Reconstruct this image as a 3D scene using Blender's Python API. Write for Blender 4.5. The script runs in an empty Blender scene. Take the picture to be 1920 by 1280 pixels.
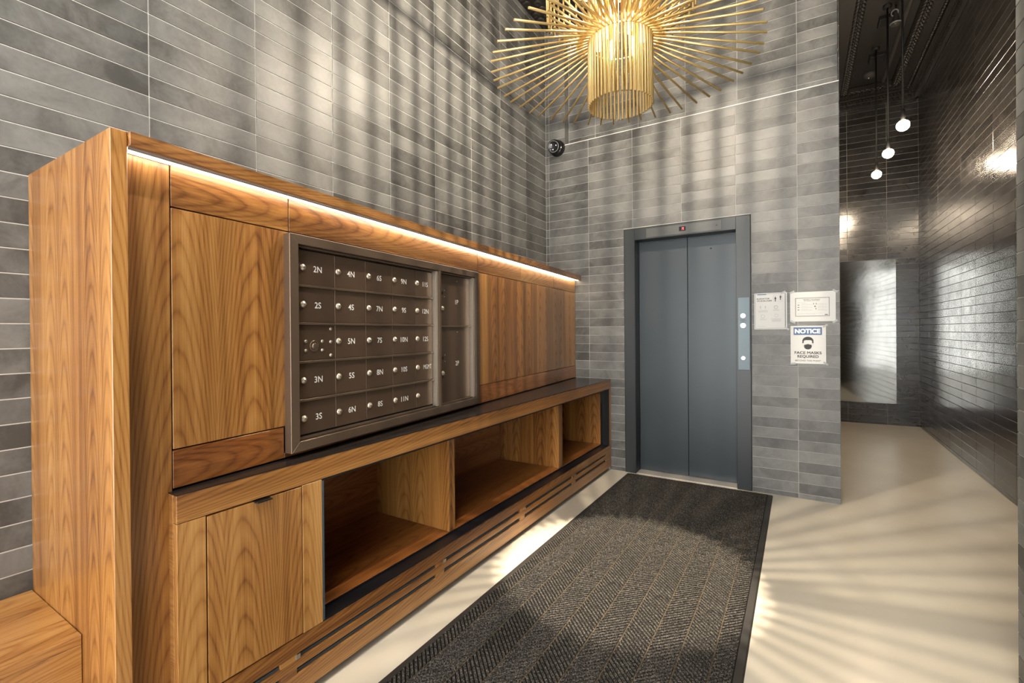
import bpy, bmesh, math, random
from mathutils import Vector, Matrix
random.seed(7)
D = bpy.data
SC = bpy.context.scene
COL = SC.collection
PI = math.pi

# ------------------------------------------------------------------ camera, world, light, exposure
FPX, CX, CY = 877.7518, 957.5925, 623.5996
YAW, PITCH, ROLL = 0.5525, -0.0033, -0.0080
CAM = Vector((1.9992, -3.8891, 1.2))
Fw = Vector((-math.sin(YAW) * math.cos(PITCH), math.cos(YAW) * math.cos(PITCH), math.sin(PITCH)))
Rt = Vector((math.cos(YAW), math.sin(YAW), 0))
Up = Rt.cross(Fw)
Rr = math.cos(ROLL) * Rt + math.sin(ROLL) * Up
Uu = -math.sin(ROLL) * Rt + math.cos(ROLL) * Up
cd = D.cameras.new('camera'); cam = D.objects.new('camera', cd); COL.objects.link(cam)
m = Matrix((Rr, Uu, -Fw)).transposed().to_4x4(); m.translation = CAM
cam.matrix_world = m
cd.sensor_fit = 'HORIZONTAL'; cd.sensor_width = 36.0
cd.lens = FPX * 36.0 / 1920.0
cd.shift_x = (960 - CX) / 1920.0
cd.shift_y = (CY - 640) / 1920.0
cd.clip_start = 0.02
SC.camera = cam

SC.view_settings.view_transform = 'Standard'
SC.view_settings.look = 'None'
SC.view_settings.gamma = 1.0
SC.view_settings.use_curve_mapping = False
SC.view_settings.exposure = 0.25
try:
    SC.cycles.use_denoising = True
    SC.cycles.sample_clamp_indirect = 6.0
    SC.cycles.max_bounces = 10
    SC.cycles.diffuse_bounces = 5
    SC.cycles.caustics_reflective = False
    SC.cycles.caustics_refractive = False
except Exception:
    pass

W = D.worlds.new('overcast_sky'); SC.world = W; W.use_nodes = True
bg = W.node_tree.nodes['Background']
bg.inputs[0].default_value = (1.0, 0.985, 0.95, 1); bg.inputs[1].default_value = 8.5

def light(name, kind, loc, energy, color, **kw):
    l = D.lights.new(name, kind); l.energy = energy; l.color = color
    for k, v in kw.items(): setattr(l, k, v)
    o = D.objects.new(name, l); COL.objects.link(o); o.location = loc
    return o
ENT_Y = -5.6
po = light('entrance_daylight_portal', 'AREA', (1.65, ENT_Y + 0.02, 1.55), 1.0, (1, 1, 1), shape='RECTANGLE', size=2.9, size_y=3.0)
po.rotation_euler = (PI / 2, 0, PI); po.data.cycles.is_portal = True
cl = light('added_fill_light', 'AREA', (1.55, -4.5, 4.05), 125.0, (1.0, 0.95, 0.88), shape='RECTANGLE', size=1.6, size_y=1.0)  # unseen fill light, added to brighten the room from behind the camera
# the axis of the chandelier (also used by its builder)
CHX, CHY = 1.240, -1.591
LAMP_COL = (1.0, 0.86, 0.68)
light('chandelier_bulb_light', 'POINT', (CHX, CHY, 3.10), 300.0, LAMP_COL, shadow_soft_size=0.0105)
light('chandelier_reflector_light', 'SPOT', (CHX, CHY, 3.09), 850.0, LAMP_COL, shadow_soft_size=0.012, spot_size=math.radians(25), spot_blend=0.12)

# ------------------------------------------------------------------ helpers
class MB:
    """collects shapes in a bmesh, built as one object"""
    def __init__(self): self.bm = bmesh.new()
    def hexa(self, c, bevel=0.0, seg=1):
        vs = [self.bm.verts.new(p) for p in c]
        fs = [self.bm.faces.new([vs[i] for i in f]) for f in ((0, 3, 2, 1), (4, 5, 6, 7), (0, 1, 5, 4), (1, 2, 6, 5), (2, 3, 7, 6), (3, 0, 4, 7))]
        if bevel > 0:
            es = set(e for f in fs for e in f.edges)
            bmesh.ops.bevel(self.bm, geom=list(es), offset=bevel, segments=seg, affect='EDGES', profile=0.5)
        return self
    def box(self, x0, x1, y0, y1, z0, z1, bevel=0.0):
        return self.hexa([(x0, y0, z0), (x1, y0, z0), (x1, y1, z0), (x0, y1, z0), (x0, y0, z1), (x1, y0, z1), (x1, y1, z1), (x0, y1, z1)], bevel)
    def tube(self, p0, p1, r, n=8, r1=None, caps=True):
        p0, p1 = Vector(p0), Vector(p1); d = (p1 - p0).normalized(); r1 = r if r1 is None else r1
        a = d.orthogonal().normalized(); b = d.cross(a)
        A = [self.bm.verts.new(p0 + r * (math.cos(2 * PI * i / n) * a + math.sin(2 * PI * i / n) * b)) for i in range(n)]
        B = [self.bm.verts.new(p1 + r1 * (math.cos(2 * PI * i / n) * a + math.sin(2 * PI * i / n) * b)) for i in range(n)]
        for i in range(n):
            f = self.bm.faces.new((A[i], A[(i + 1) % n], B[(i + 1) % n], B[i])); f.smooth = True
        if caps:
            self.bm.faces.new(A[::-1]); self.bm.faces.new(B)
        return self
    def lathe(self, c, axis, prof, n=20):
        """prof: list of (distance along the axis, radius)"""
        c = Vector(c); d = Vector(axis).normalized(); a = d.orthogonal().normalized(); b = d.cross(a)
        rings = []
        for h, r in prof:
            if r < 1e-6: rings.append([self.bm.verts.new(c + d * h)])
            else: rings.append([self.bm.verts.new(c + d * h + r * (math.cos(2 * PI * i / n) * a + math.sin(2 * PI * i / n) * b)) for i in range(n)])
        for R0, R1 in zip(rings, rings[1:]):
            for i in range(n):
                j = (i + 1) % n
                if len(R0) == 1 and len(R1) == 1: break
                if len(R0) == 1: q = (R0[0], R1[j], R1[i])
                elif len(R1) == 1: q = (R0[i], R0[j], R1[0])
                else: q = (R0[i], R0[j], R1[j], R1[i])
                f = self.bm.faces.new(q); f.smooth = True
        return self
    def torus(self, c, axis, R, r, n=24, k=8):
        c = Vector(c); d = Vector(axis).normalized(); a = d.orthogonal().normalized(); b = d.cross(a)
        V = []
        for i in range(n):
            t = 2 * PI * i / n; e = math.cos(t) * a + math.sin(t) * b
            V.append([self.bm.verts.new(c + e * (R + r * math.cos(2 * PI * j / k)) + d * (r * math.sin(2 * PI * j / k))) for j in range(k)])
        for i in range(n):
            for j in range(k):
                f = self.bm.faces.new((V[i][j], V[(i + 1) % n][j], V[(i + 1) % n][(j + 1) % k], V[i][(j + 1) % k])); f.smooth = True
        return self
    def prism(self, pts, d):
        """polygon pts extruded by vector d"""
        d = Vector(d); A = [self.bm.verts.new(p) for p in pts]; B = [self.bm.verts.new(Vector(p) + d) for p in pts]; n = len(A)
        self.bm.faces.new(A[::-1]); self.bm.faces.new(B)
        for i in range(n): self.bm.faces.new((A[i], A[(i + 1) % n], B[(i + 1) % n], B[i]))
        return self
    def build(self, name, mat, parent=None, kind=None, **props):
        bm = self.bm
        bmesh.ops.recalc_face_normals(bm, faces=bm.faces[:])
        lo = Vector((1e9,) * 3); hi = Vector((-1e9,) * 3)
        for v in bm.verts:
            for i in range(3): lo[i] = min(lo[i], v.co[i]); hi[i] = max(hi[i], v.co[i])
        c = (lo + hi) / 2
        for v in bm.verts: v.co -= c
        me = D.meshes.new(name); bm.to_mesh(me); bm.free()
        me.materials.append(mat)
        return place(name, me, c, parent, kind, **props)

def wloc(o):
    v = Vector((0, 0, 0))
    while o is not None: v = v + Vector(o.location); o = o.parent
    return v
def place(name, me, c, parent=None, kind=None, **props):
    o = D.objects.new(name, me); COL.objects.link(o)
    if parent is not None: o.parent = parent; o.location = Vector(c) - wloc(parent)
    else: o.location = c
    if kind: o['kind'] = kind
    for k, v in props.items(): o[k] = v
    return o
def thing(name, loc, label, cat, group=None):
    o = D.objects.new(name, None); COL.objects.link(o); o.location = loc; o.empty_display_size = 0.05
    o['label'] = label; o['category'] = cat
    if group: o['group'] = group
    return o
def setting(name, loc, label=None):
    o = D.objects.new(name, None); COL.objects.link(o); o.location = loc; o['kind'] = 'structure'; o.empty_display_size = 0.05
    if label: o['label'] = label
    return o
def copy_tree(o, parent=None):
    c = o.copy(); COL.objects.link(c)
    if parent is not None: c.parent = parent
    for ch in list(o.children): copy_tree(ch, c)
    return c
FONT_CACHE = {}
def text_bm(mb, s, height, M, width=None, bold=0.0, extrude=0.0004, spacing=1.0):
    """adds letters: cap height = height, centred; M maps (x right, y up, z out) into the world"""
    cu = D.curves.new('letters', 'FONT'); cu.body = s; cu.size = 1.0; cu.offset = bold; cu.extrude = 0.0; cu.space_character = spacing
    cu.resolution_u = 3
    o = D.objects.new('letters', cu); COL.objects.link(o)
    dg = bpy.context.evaluated_depsgraph_get(); dg.update()
    me = D.meshes.new_from_object(o.evaluated_get(dg))
    D.objects.remove(o); D.curves.remove(cu)
    xs = [v.co.x for v in me.vertices]; ys = [v.co.y for v in me.vertices]
    if not xs: return
    x0, x1 = min(xs), max(xs); y0, y1 = min(ys), max(ys)
    cap = 0.70 if any(ch.isupper() or ch.isdigit() for ch in s) else (y1 - y0)
    ky = height / cap; kx = ky if width is None else width / (x1 - x0)
    base = len(mb.bm.verts)
    vs = [mb.bm.verts.new(M @ Vector(((v.co.x - (x0 + x1) / 2) * kx, (v.co.y - cap / 2) * ky, extrude))) for v in me.vertices]
    for p in me.polygons:
        try: mb.bm.faces.new([vs[i] for i in p.vertices])
        except ValueError: pass
    D.meshes.remove(me)

# ------------------------------------------------------------------ materials
def new_mat(name):
    mt = D.materials.new(name); mt.use_nodes = True
    nt = mt.node_tree; return mt, nt, nt.nodes['Principled BSDF']
def N(nt, t, **kw):
    n = nt.nodes.new(t)
    for k, v in kw.items(): setattr(n, k, v)
    return n
def plain(name, col, rough=0.5, metal=0.0, emit=0.0, ecol=None, spec=0.5, bump=0.0, bscale=200, coat=0.0):
    mt, nt, b = new_mat(name)
    b.inputs['Roughness'].default_value = rough; b.inputs['Metallic'].default_value = metal
    b.inputs['Specular IOR Level'].default_value = spec
    b.inputs['Coat Weight'].default_value = coat
    tc = N(nt, 'ShaderNodeTexCoord'); no = N(nt, 'ShaderNodeTexNoise'); no.inputs['Scale'].default_value = bscale; no.inputs['Detail'].default_value = 3
    nt.links.new(tc.outputs['Object'], no.inputs['Vector'])
    mx = N(nt, 'ShaderNodeMix', data_type='RGBA')
    nt.links.new(no.outputs['Fac'], mx.inputs[0])
    mx.inputs[6].default_value = (*[c * 0.94 for c in col], 1); mx.inputs[7].default_value = (*[min(1, c * 1.06) for c in col], 1)
    nt.links.new(mx.outputs[2], b.inputs['Base Color'])
    if bump > 0:
        bp = N(nt, 'ShaderNodeBump'); bp.inputs['Strength'].default_value = bump; bp.inputs['Distance'].default_value = 0.002
        nt.links.new(no.outputs['Fac'], bp.inputs['Height']); nt.links.new(bp.outputs['Normal'], b.inputs['Normal'])
    if emit > 0:
        b.inputs['Emission Color'].default_value = (*(ecol or col), 1); b.inputs['Emission Strength'].default_value = emit
    return mt
def ramp(nt, stops, interp='LINEAR'):
    r = N(nt, 'ShaderNodeValToRGB'); cr = r.color_ramp; cr.interpolation = interp
    while len(cr.elements) < len(stops): cr.elements.new(0.5)
    for e, (p, c) in zip(cr.elements, stops): e.position = p; e.color = (*c, 1)
    return r
def mathn(nt, op, a, b=None):
    n = N(nt, 'ShaderNodeMath', operation=op)
    for i, v in enumerate((a, b)):
        if v is None: continue
        if isinstance(v, (int, float)): n.inputs[i].default_value = v
        else: nt.links.new(v, n.inputs[i])
    return n.outputs[0]
def wood(name, axis, tint=(1, 1, 1), rough=0.34, figure=1.0):
    """teak / walnut veneer: growth-ring contours stretched along the grain axis, plus fine fibres"""
    mt, nt, b = new_mat(name)
    tc = N(nt, 'ShaderNodeTexCoord'); oi = N(nt, 'ShaderNodeObjectInfo')
    off = N(nt, 'ShaderNodeVectorMath', operation='SCALE'); off.inputs[0].default_value = (13.7, 27.1, 41.3); nt.links.new(oi.outputs['Random'], off.inputs['Scale'])
    def coords(across, along):
        s = [across] * 3; s[axis] = along
        mul = N(nt, 'ShaderNodeVectorMath', operation='MULTIPLY'); mul.inputs[1].default_value = s
        nt.links.new(tc.outputs['Object'], mul.inputs[0])
        ad = N(nt, 'ShaderNodeVectorMath', operation='ADD'); nt.links.new(mul.outputs[0], ad.inputs[0]); nt.links.new(off.outputs[0], ad.inputs[1])
        return ad.outputs[0]
    def noise(across, along, detail, rough=0.5, dist=0.0):
        n = N(nt, 'ShaderNodeTexNoise'); n.inputs['Scale'].default_value = 1.0; n.inputs['Detail'].default_value = detail; n.inputs['Roughness'].default_value = rough
        n.inputs['Distortion'].default_value = dist
        nt.links.new(coords(across, along), n.inputs['Vector']); return n.outputs['Fac']
    sep = N(nt, 'ShaderNodeSeparateXYZ'); nt.links.new(tc.outputs['Object'], sep.inputs[0])
    oth = [i for i in range(3) if i != axis]
    ac = mathn(nt, 'ADD', sep.outputs[oth[0]], sep.outputs[oth[1]])
    n1 = noise(4.0, 0.7, 1.5); n2 = noise(22.0, 2.2, 3)
    ac = mathn(nt, 'ADD', ac, mathn(nt, 'MULTIPLY', mathn(nt, 'SUBTRACT', n1, 0.5), 0.10))
    ac = mathn(nt, 'ADD', ac, mathn(nt, 'MULTIPLY', oi.outputs['Random'], 3.1))
    pp = mathn(nt, 'SUBTRACT', mathn(nt, 'PINGPONG', ac, 0.15), 0.055)
    arch = mathn(nt, 'MULTIPLY', mathn(nt, 'MULTIPLY', pp, pp), 80.0)
    al = mathn(nt, 'ADD', mathn(nt, 'MULTIPLY', sep.outputs[axis], 1.0), arch)
    al = mathn(nt, 'ADD', al, mathn(nt, 'MULTIPLY', n2, 0.10))
    al = mathn(nt, 'ADD', al, mathn(nt, 'MULTIPLY', n1, 0.40))
    v = mathn(nt, 'MULTIPLY', al, 10.0 * figure)
    fr = mathn(nt, 'FRACT', v)
    ring = ramp(nt, [(0.0, (0.10,) * 3), (0.14, (0.55,) * 3), (0.55, (0.80,) * 3), (0.86, (0.50,) * 3), (1.0, (0.10,) * 3)])
    nt.links.new(fr, ring.inputs[0])
    fib = noise(260, 5.0, 3, 0.6)
    band = noise(4.0, 0.25, 2)
    streak = noise(38, 0.9, 3, 0.55)
    t = mathn(nt, 'ADD', mathn(nt, 'MULTIPLY', ring.outputs[0], 0.17), mathn(nt, 'MULTIPLY', fib, 0.24))
    t = mathn(nt, 'ADD', t, mathn(nt, 'MULTIPLY', band, 0.50))
    t = mathn(nt, 'ADD', t, mathn(nt, 'MULTIPLY', streak, 0.36))
    tone = mathn(nt, 'MULTIPLY', mathn(nt, 'SUBTRACT', oi.outputs['Random'], 0.5), 0.10)
    t = mathn(nt, 'ADD', t, tone)
    cr = ramp(nt, [(0.42, (0.055, 0.017, 0.005)), (0.54, (0.175, 0.064, 0.014)), (0.67, (0.335, 0.150, 0.037)), (0.83, (0.49, 0.264, 0.084))])
    for e in cr.color_ramp.elements: e.color = (e.color[0] * tint[0], e.color[1] * tint[1], e.color[2] * tint[2], 1)
    nt.links.new(t, cr.inputs[0]); nt.links.new(cr.outputs[0], b.inputs['Base Color'])
    b.inputs['Roughness'].default_value = rough
    b.inputs['Coat Weight'].default_value = 0.4; b.inputs['Coat Roughness'].default_value = 0.18
    bp = N(nt, 'ShaderNodeBump'); bp.inputs['Strength'].default_value = 0.08; bp.inputs['Distance'].default_value = 0.001
    nt.links.new(fib, bp.inputs['Height']); nt.links.new(bp.outputs['Normal'], b.inputs['Normal'])
    return mt
def tile_mat(name, dark, lite, rough=0.30, spec=0.6):
    mt, nt, b = new_mat(name)
    geo = N(nt, 'ShaderNodeNewGeometry'); oi = N(nt, 'ShaderNodeObjectInfo')
    seed = mathn(nt, 'ADD', oi.outputs['Random'], geo.outputs['Random Per Island'])
    wn = N(nt, 'ShaderNodeTexWhiteNoise', noise_dimensions='1D'); nt.links.new(mathn(nt, 'MULTIPLY', seed, 977.0), wn.inputs['W'])
    off = N(nt, 'ShaderNodeVectorMath', operation='SCALE'); off.inputs[0].default_value = (31.0, 57.0, 83.0); nt.links.new(wn.outputs['Value'], off.inputs['Scale'])
    ad = N(nt, 'ShaderNodeVectorMath', operation='ADD'); nt.links.new(geo.outputs['Position'], ad.inputs[0]); nt.links.new(off.outputs[0], ad.inputs[1])
    def noise(sc, det, r=0.6, dist=0.0):
        n = N(nt, 'ShaderNodeTexNoise'); n.inputs['Scale'].default_value = sc; n.inputs['Detail'].default_value = det; n.inputs['Roughness'].default_value = r; n.inputs['Distortion'].default_value = dist
        nt.links.new(ad.outputs[0], n.inputs['Vector']); return n.outputs['Fac']
    big = noise(6.0, 4, 0.65, 0.6); fine = noise(70, 3)
    t = mathn(nt, 'ADD', mathn(nt, 'MULTIPLY', big, 0.9), mathn(nt, 'MULTIPLY', fine, 0.18))
    t = mathn(nt, 'ADD', t, mathn(nt, 'MULTIPLY', mathn(nt, 'SUBTRACT', wn.outputs['Value'], 0.5), 0.30))
    cr = ramp(nt, [(0.30, dark), (0.52, tuple((a + c) / 2 for a, c in zip(dark, lite))), (0.75, lite)])
    nt.links.new(t, cr.inputs[0]); nt.links.new(cr.outputs[0], b.inputs['Base Color'])
    rr = N(nt, 'ShaderNodeMapRange'); rr.inputs[3].default_value = rough - 0.07; rr.inputs[4].default_value = rough + 0.10
    nt.links.new(big, rr.inputs[0]); nt.links.new(rr.outputs[0], b.inputs['Roughness'])
    b.inputs['Specular IOR Level'].default_value = spec
    wv = noise(2.2, 1); bp = N(nt, 'ShaderNodeBump'); bp.inputs['Strength'].default_value = 0.10; bp.inputs['Distance'].default_value = 0.02
    nt.links.new(wv, bp.inputs['Height']); nt.links.new(bp.outputs['Normal'], b.inputs['Normal'])
    return mt

M = {}
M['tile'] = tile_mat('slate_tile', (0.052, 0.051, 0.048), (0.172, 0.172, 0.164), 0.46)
M['tile_shaded'] = tile_mat('shaded_glazed_tile', (0.012, 0.011, 0.0105), (0.040, 0.037, 0.035), 0.17, 0.9)  # same tile in the corridor, its dimmer light put into a darker colour
M['grout_mid'] = plain('mid_grey_grout', (0.42, 0.415, 0.39), 0.9)
M['grout'] = plain('pale_grout', (0.74, 0.73, 0.69), 0.9)
M['grout_dark'] = plain('grey_grout', (0.30, 0.29, 0.265), 0.9)
M['wood_z'] = wood('teak_grain_upright', 2)
M['wood_y'] = wood('teak_grain_lengthwise', 1)
M['wood_x'] = wood('teak_grain_crosswise', 0)
M['wood_red_y'] = wood('red_walnut_lengthwise', 1, (0.72, 0.56, 0.50))
M['black_metal'] = plain('black_painted_metal', (0.006, 0.006, 0.007), 0.35)
M['black_top'] = plain('black_laminate', (0.018, 0.015, 0.013), 0.22)
M['blue_metal'] = plain('blue_grey_strip', (0.10, 0.15, 0.19), 0.35, 0.6)
M['bronze'] = plain('bronze_anodised_aluminium', (0.125, 0.082, 0.055), 0.36, 0.5, bscale=20)
M['bronze_frame'] = plain('bronze_frame_aluminium', (0.175, 0.125, 0.088), 0.33, 0.6, bscale=20)
M['champagne'] = plain('champagne_aluminium', (0.62, 0.55, 0.45), 0.3, 0.8)
M['chrome'] = plain('polished_lock_metal', (0.85, 0.77, 0.64), 0.32, 0.9)
M['engraving'] = plain('white_engraving', (0.85, 0.84, 0.80), 0.6)
M['steel_paint'] = plain('blue_grey_painted_steel', (0.036, 0.046, 0.053), 0.38, 0.35, bscale=5)
M['steel_frame'] = plain('grey_painted_frame', (0.032, 0.037, 0.040), 0.38, 0.3, bscale=5)
M['steel_plate'] = plain('brushed_steel_plate', (0.090, 0.118, 0.135), 0.40, 0.35, bscale=12)
M['sill'] = plain('aluminium_sill', (0.62, 0.57, 0.50), 0.4, 0.5)
M['red_led'] = plain('red_display', (1.0, 0.05, 0.06), 0.5, emit=4.0, ecol=(1, 0.06, 0.08))
M['button'] = plain('lit_white_button', (0.9, 0.9, 0.9), 0.3, emit=1.0, ecol=(1, 1, 1))
M['paper'] = plain('white_paper', (0.64, 0.64, 0.62), 0.6)
M['ink'] = plain('dark_print', (0.045, 0.045, 0.05), 0.7)
M['ink_grey'] = plain('grey_print', (0.42, 0.42, 0.43), 0.7)
M['ink_brown'] = plain('brown_print', (0.10, 0.075, 0.07), 0.7)
M['blue_print'] = plain('blue_print', (0.075, 0.14, 0.27), 0.6)
M['white_print'] = plain('white_print', (0.9, 0.9, 0.9), 0.6)
M['tape'] = plain('clear_tape', (0.30, 0.305, 0.29), 0.3)
M['gold'] = plain('gold_brass_rod', (0.80, 0.58, 0.24), 0.38, 0.65)
M['glow'] = plain('glowing_bulb', (1, 0.85, 0.6), 0.4, emit=5.0, ecol=(1.0, 0.83, 0.52))
M['led'] = plain('led_diffuser', (1, 0.9, 0.75), 0.5, emit=11.0, ecol=(1.0, 0.87, 0.68))
M['pend_glow'] = plain('frosted_pendant_bulb', (1, 0.9, 0.7), 0.5, emit=40.0, ecol=(1.0, 0.82, 0.58))
M['rubber'] = plain('dark_rubber_border', (0.022, 0.019, 0.016), 0.55, bump=0.2, bscale=90)
M['dark_paint'] = plain('charcoal_ceiling_paint', (0.015, 0.0138, 0.0125), 0.6)
M['dark_gloss'] = plain('charcoal_gloss_plaster', (0.020, 0.018, 0.016), 0.36)
M['dark_beam'] = plain('charcoal_strip', (0.05, 0.046, 0.042), 0.5)
M['black'] = plain('matt_black', (0.004, 0.004, 0.004), 0.6)
M['black_gloss'] = plain('gloss_black_plastic', (0.008, 0.008, 0.009), 0.15)
M['grey_metal'] = plain('pale_grey_metal', (0.45, 0.44, 0.42), 0.4, 0.4)
M['white_dot'] = plain('white_lens_dot', (0.8, 0.8, 0.8), 0.3, emit=0.6, ecol=(1, 1, 1))

def mirror_mat():
    mt, nt, b = new_mat('polished_steel_sheet')
    b.inputs['Base Color'].default_value = (0.44, 0.45, 0.435, 1); b.inputs['Metallic'].default_value = 1.0; b.inputs['Roughness'].default_value = 0.06
    tc = N(nt, 'ShaderNodeTexCoord'); no = N(nt, 'ShaderNodeTexNoise'); no.inputs['Scale'].default_value = 1.7; no.inputs['Detail'].default_value = 1
    nt.links.new(tc.outputs['Object'], no.inputs['Vector'])
    bp = N(nt, 'ShaderNodeBump'); bp.inputs['Strength'].default_value = 0.35; bp.inputs['Distance'].default_value = 0.02
    nt.links.new(no.outputs['Fac'], bp.inputs['Height']); nt.links.new(bp.outputs['Normal'], b.inputs['Normal'])
    return mt
M['mirror'] = mirror_mat()
def floor_mat():
    mt, nt, b = new_mat('cream_epoxy_floor')
    tc = N(nt, 'ShaderNodeTexCoord')
    a = N(nt, 'ShaderNodeTexNoise'); a.inputs['Scale'].default_value = 1.6; a.inputs['Detail'].default_value = 5; a.inputs['Roughness'].default_value = 0.6
    c = N(nt, 'ShaderNodeTexNoise'); c.inputs['Scale'].default_value = 60; c.inputs['Detail'].default_value = 2
    vo = N(nt, 'ShaderNodeTexVoronoi'); vo.inputs['Scale'].default_value = 6.0
    for n in (a, c, vo): nt.links.new(tc.outputs['Object'], n.inputs['Vector'])
    cr = ramp(nt, [(0.3, (0.50, 0.44, 0.34)), (0.7, (0.60, 0.545, 0.44))]); nt.links.new(a.outputs['Fac'], cr.inputs[0])
    sp_ = ramp(nt, [(0.0, (0.15, 0.13, 0.10)), (0.018, (0.15, 0.13, 0.10)), (0.026, (1, 1, 1))]); nt.links.new(vo.outputs['Distance'], sp_.inputs[0])
    mx = N(nt, 'ShaderNodeMix', data_type='RGBA', blend_type='MULTIPLY'); mx.inputs[0].default_value = 1.0
    nt.links.new(cr.outputs[0], mx.inputs[6]); nt.links.new(sp_.outputs[0], mx.inputs[7]); nt.links.new(mx.outputs[2], b.inputs['Base Color'])
    b.inputs['Roughness'].default_value = 0.30
    bp = N(nt, 'ShaderNodeBump'); bp.inputs['Strength'].default_value = 0.05; bp.inputs['Distance'].default_value = 0.003
    nt.links.new(c.outputs['Fac'], bp.inputs['Height']); nt.links.new(bp.outputs['Normal'], b.inputs['Normal'])
    return mt
M['floor'] = floor_mat()
def fibre_mat(name, lo, hi, sc=420):
    mt, nt, b = new_mat(name)
    tc = N(nt, 'ShaderNodeTexCoord'); no = N(nt, 'ShaderNodeTexNoise'); no.inputs['Scale'].default_value = sc; no.inputs['Detail'].default_value = 2; no.inputs['Roughness'].default_value = 0.7
    nt.links.new(tc.outputs['Object'], no.inputs['Vector'])
    mid = tuple(a * 0.7 + c * 0.3 for a, c in zip(lo, hi))
    cr = ramp(nt, [(0.40, lo), (0.55, mid), (0.68, hi)]); nt.links.new(no.outputs['Fac'], cr.inputs[0]); nt.links.new(cr.outputs[0], b.inputs['Base Color'])
    b.inputs['Roughness'].default_value = 0.95; b.inputs['Specular IOR Level'].default_value = 0.15
    bp = N(nt, 'ShaderNodeBump'); bp.inputs['Strength'].default_value = 0.8; bp.inputs['Distance'].default_value = 0.003
    nt.links.new(no.outputs['Fac'], bp.inputs['Height']); nt.links.new(bp.outputs['Normal'], b.inputs['Normal'])
    return mt
M['fibre'] = fibre_mat('charcoal_mat_fibre', (0.006, 0.006, 0.006), (0.195, 0.172, 0.145), 230)
M['fibre_low'] = fibre_mat('mat_groove_fibre', (0.003, 0.003, 0.003), (0.02, 0.018, 0.016), 230)
M['fibre_seam'] = fibre_mat('mat_seam_fibre', (0.03, 0.023, 0.016), (0.19, 0.145, 0.09), 230)
def glass_mat():
    mt, nt, b = new_mat('clear_window_glass'); nt.nodes.remove(b); out = nt.nodes['Material Output']
    tr = N(nt, 'ShaderNodeBsdfTransparent'); gl = N(nt, 'ShaderNodeBsdfGlossy'); gl.inputs['Roughness'].default_value = 0.02
    mx = N(nt, 'ShaderNodeMixShader'); fr = N(nt, 'ShaderNodeFresnel'); fr.inputs[0].default_value = 1.3
    nt.links.new(fr.outputs[0], mx.inputs[0]); nt.links.new(tr.outputs[0], mx.inputs[1]); nt.links.new(gl.outputs[0], mx.inputs[2]); nt.links.new(mx.outputs[0], out.inputs[0])
    return mt
M['glass'] = glass_mat()

# ------------------------------------------------------------------ room shell
TH, TZ = 0.0750, 0.0347         # tile row height, height of the first joint
XE = 2.2366                     # right end of the elevator wall
XR = 3.2355                     # right wall of the corridor
WTOP = 3.985                    # top of the tiling
CEIL = 4.15
ND = 0.09                       # depth of the recess above the elevator
LEDGE = TZ + 38 * TH

def project(P):
    d = Vector(P) - CAM; z = d.dot(Fw)
    if z < 0.05: return None
    return CX + FPX * d.dot(Rr) / z, CY - FPX * d.dot(Uu) / z
def clip_area(pts):
    def cl(poly, ax, val, keep_less):
        out = []
        for i in range(len(poly)):
            a, b = poly[i], poly[(i + 1) % len(poly)]
            ia = a[ax] <= val if keep_less else a[ax] >= val; ib = b[ax] <= val if keep_less else b[ax] >= val
            if ia: out.append(a)
            if ia != ib:
                t = (val - a[ax]) / (b[ax] - a[ax]); out.append((a[0] + t * (b[0] - a[0]), a[1] + t * (b[1] - a[1])))
        return out
    for ax, val, k in ((0, 0, False), (0, 1920, True), (1, 0, False), (1, 1280, True)):
        pts = cl(pts, ax, val, k)
        if len(pts) < 3: return 0.0
    return abs(sum(pts[i][0] * pts[(i + 1) % len(pts)][1] - pts[(i + 1) % len(pts)][0] * pts[i][1] for i in range(len(pts)))) / 2

GAP = 0.0036
def tile_mesh(w, h, ud, nd, cache):
    key = (round(w, 4), round(h, 4))
    if key in cache: return cache[key]
    bm = bmesh.new(); t, bv = 0.004, 0.0009
    z = Vector((0, 0, 1))
    def P(u, v, n): return ud * u + z * v + nd * n
    W2, H2 = w / 2, h / 2
    rings = [[bm.verts.new(P(su * (W2 - i), sv * (H2 - i), n)) for su, sv in ((-1, -1), (1, -1), (1, 1), (-1, 1))] for i, n in ((0, -t), (0, -bv), (bv, 0))]
    for A, B in zip(rings, rings[1:]):
        for i in range(4): bm.faces.new((A[i], A[(i + 1) % 4], B[(i + 1) % 4], B[i]))
    bm.faces.new(rings[-1])
    bmesh.ops.recalc_face_normals(bm, faces=bm.faces[:])
    if bm.faces[:][-1].normal.dot(nd) < 0: bmesh.ops.reverse_faces(bm, faces=bm.faces[:])
    me = D.meshes.new('tile'); bm.to_mesh(me); bm.free(); cache[key] = me
    return me
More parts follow.
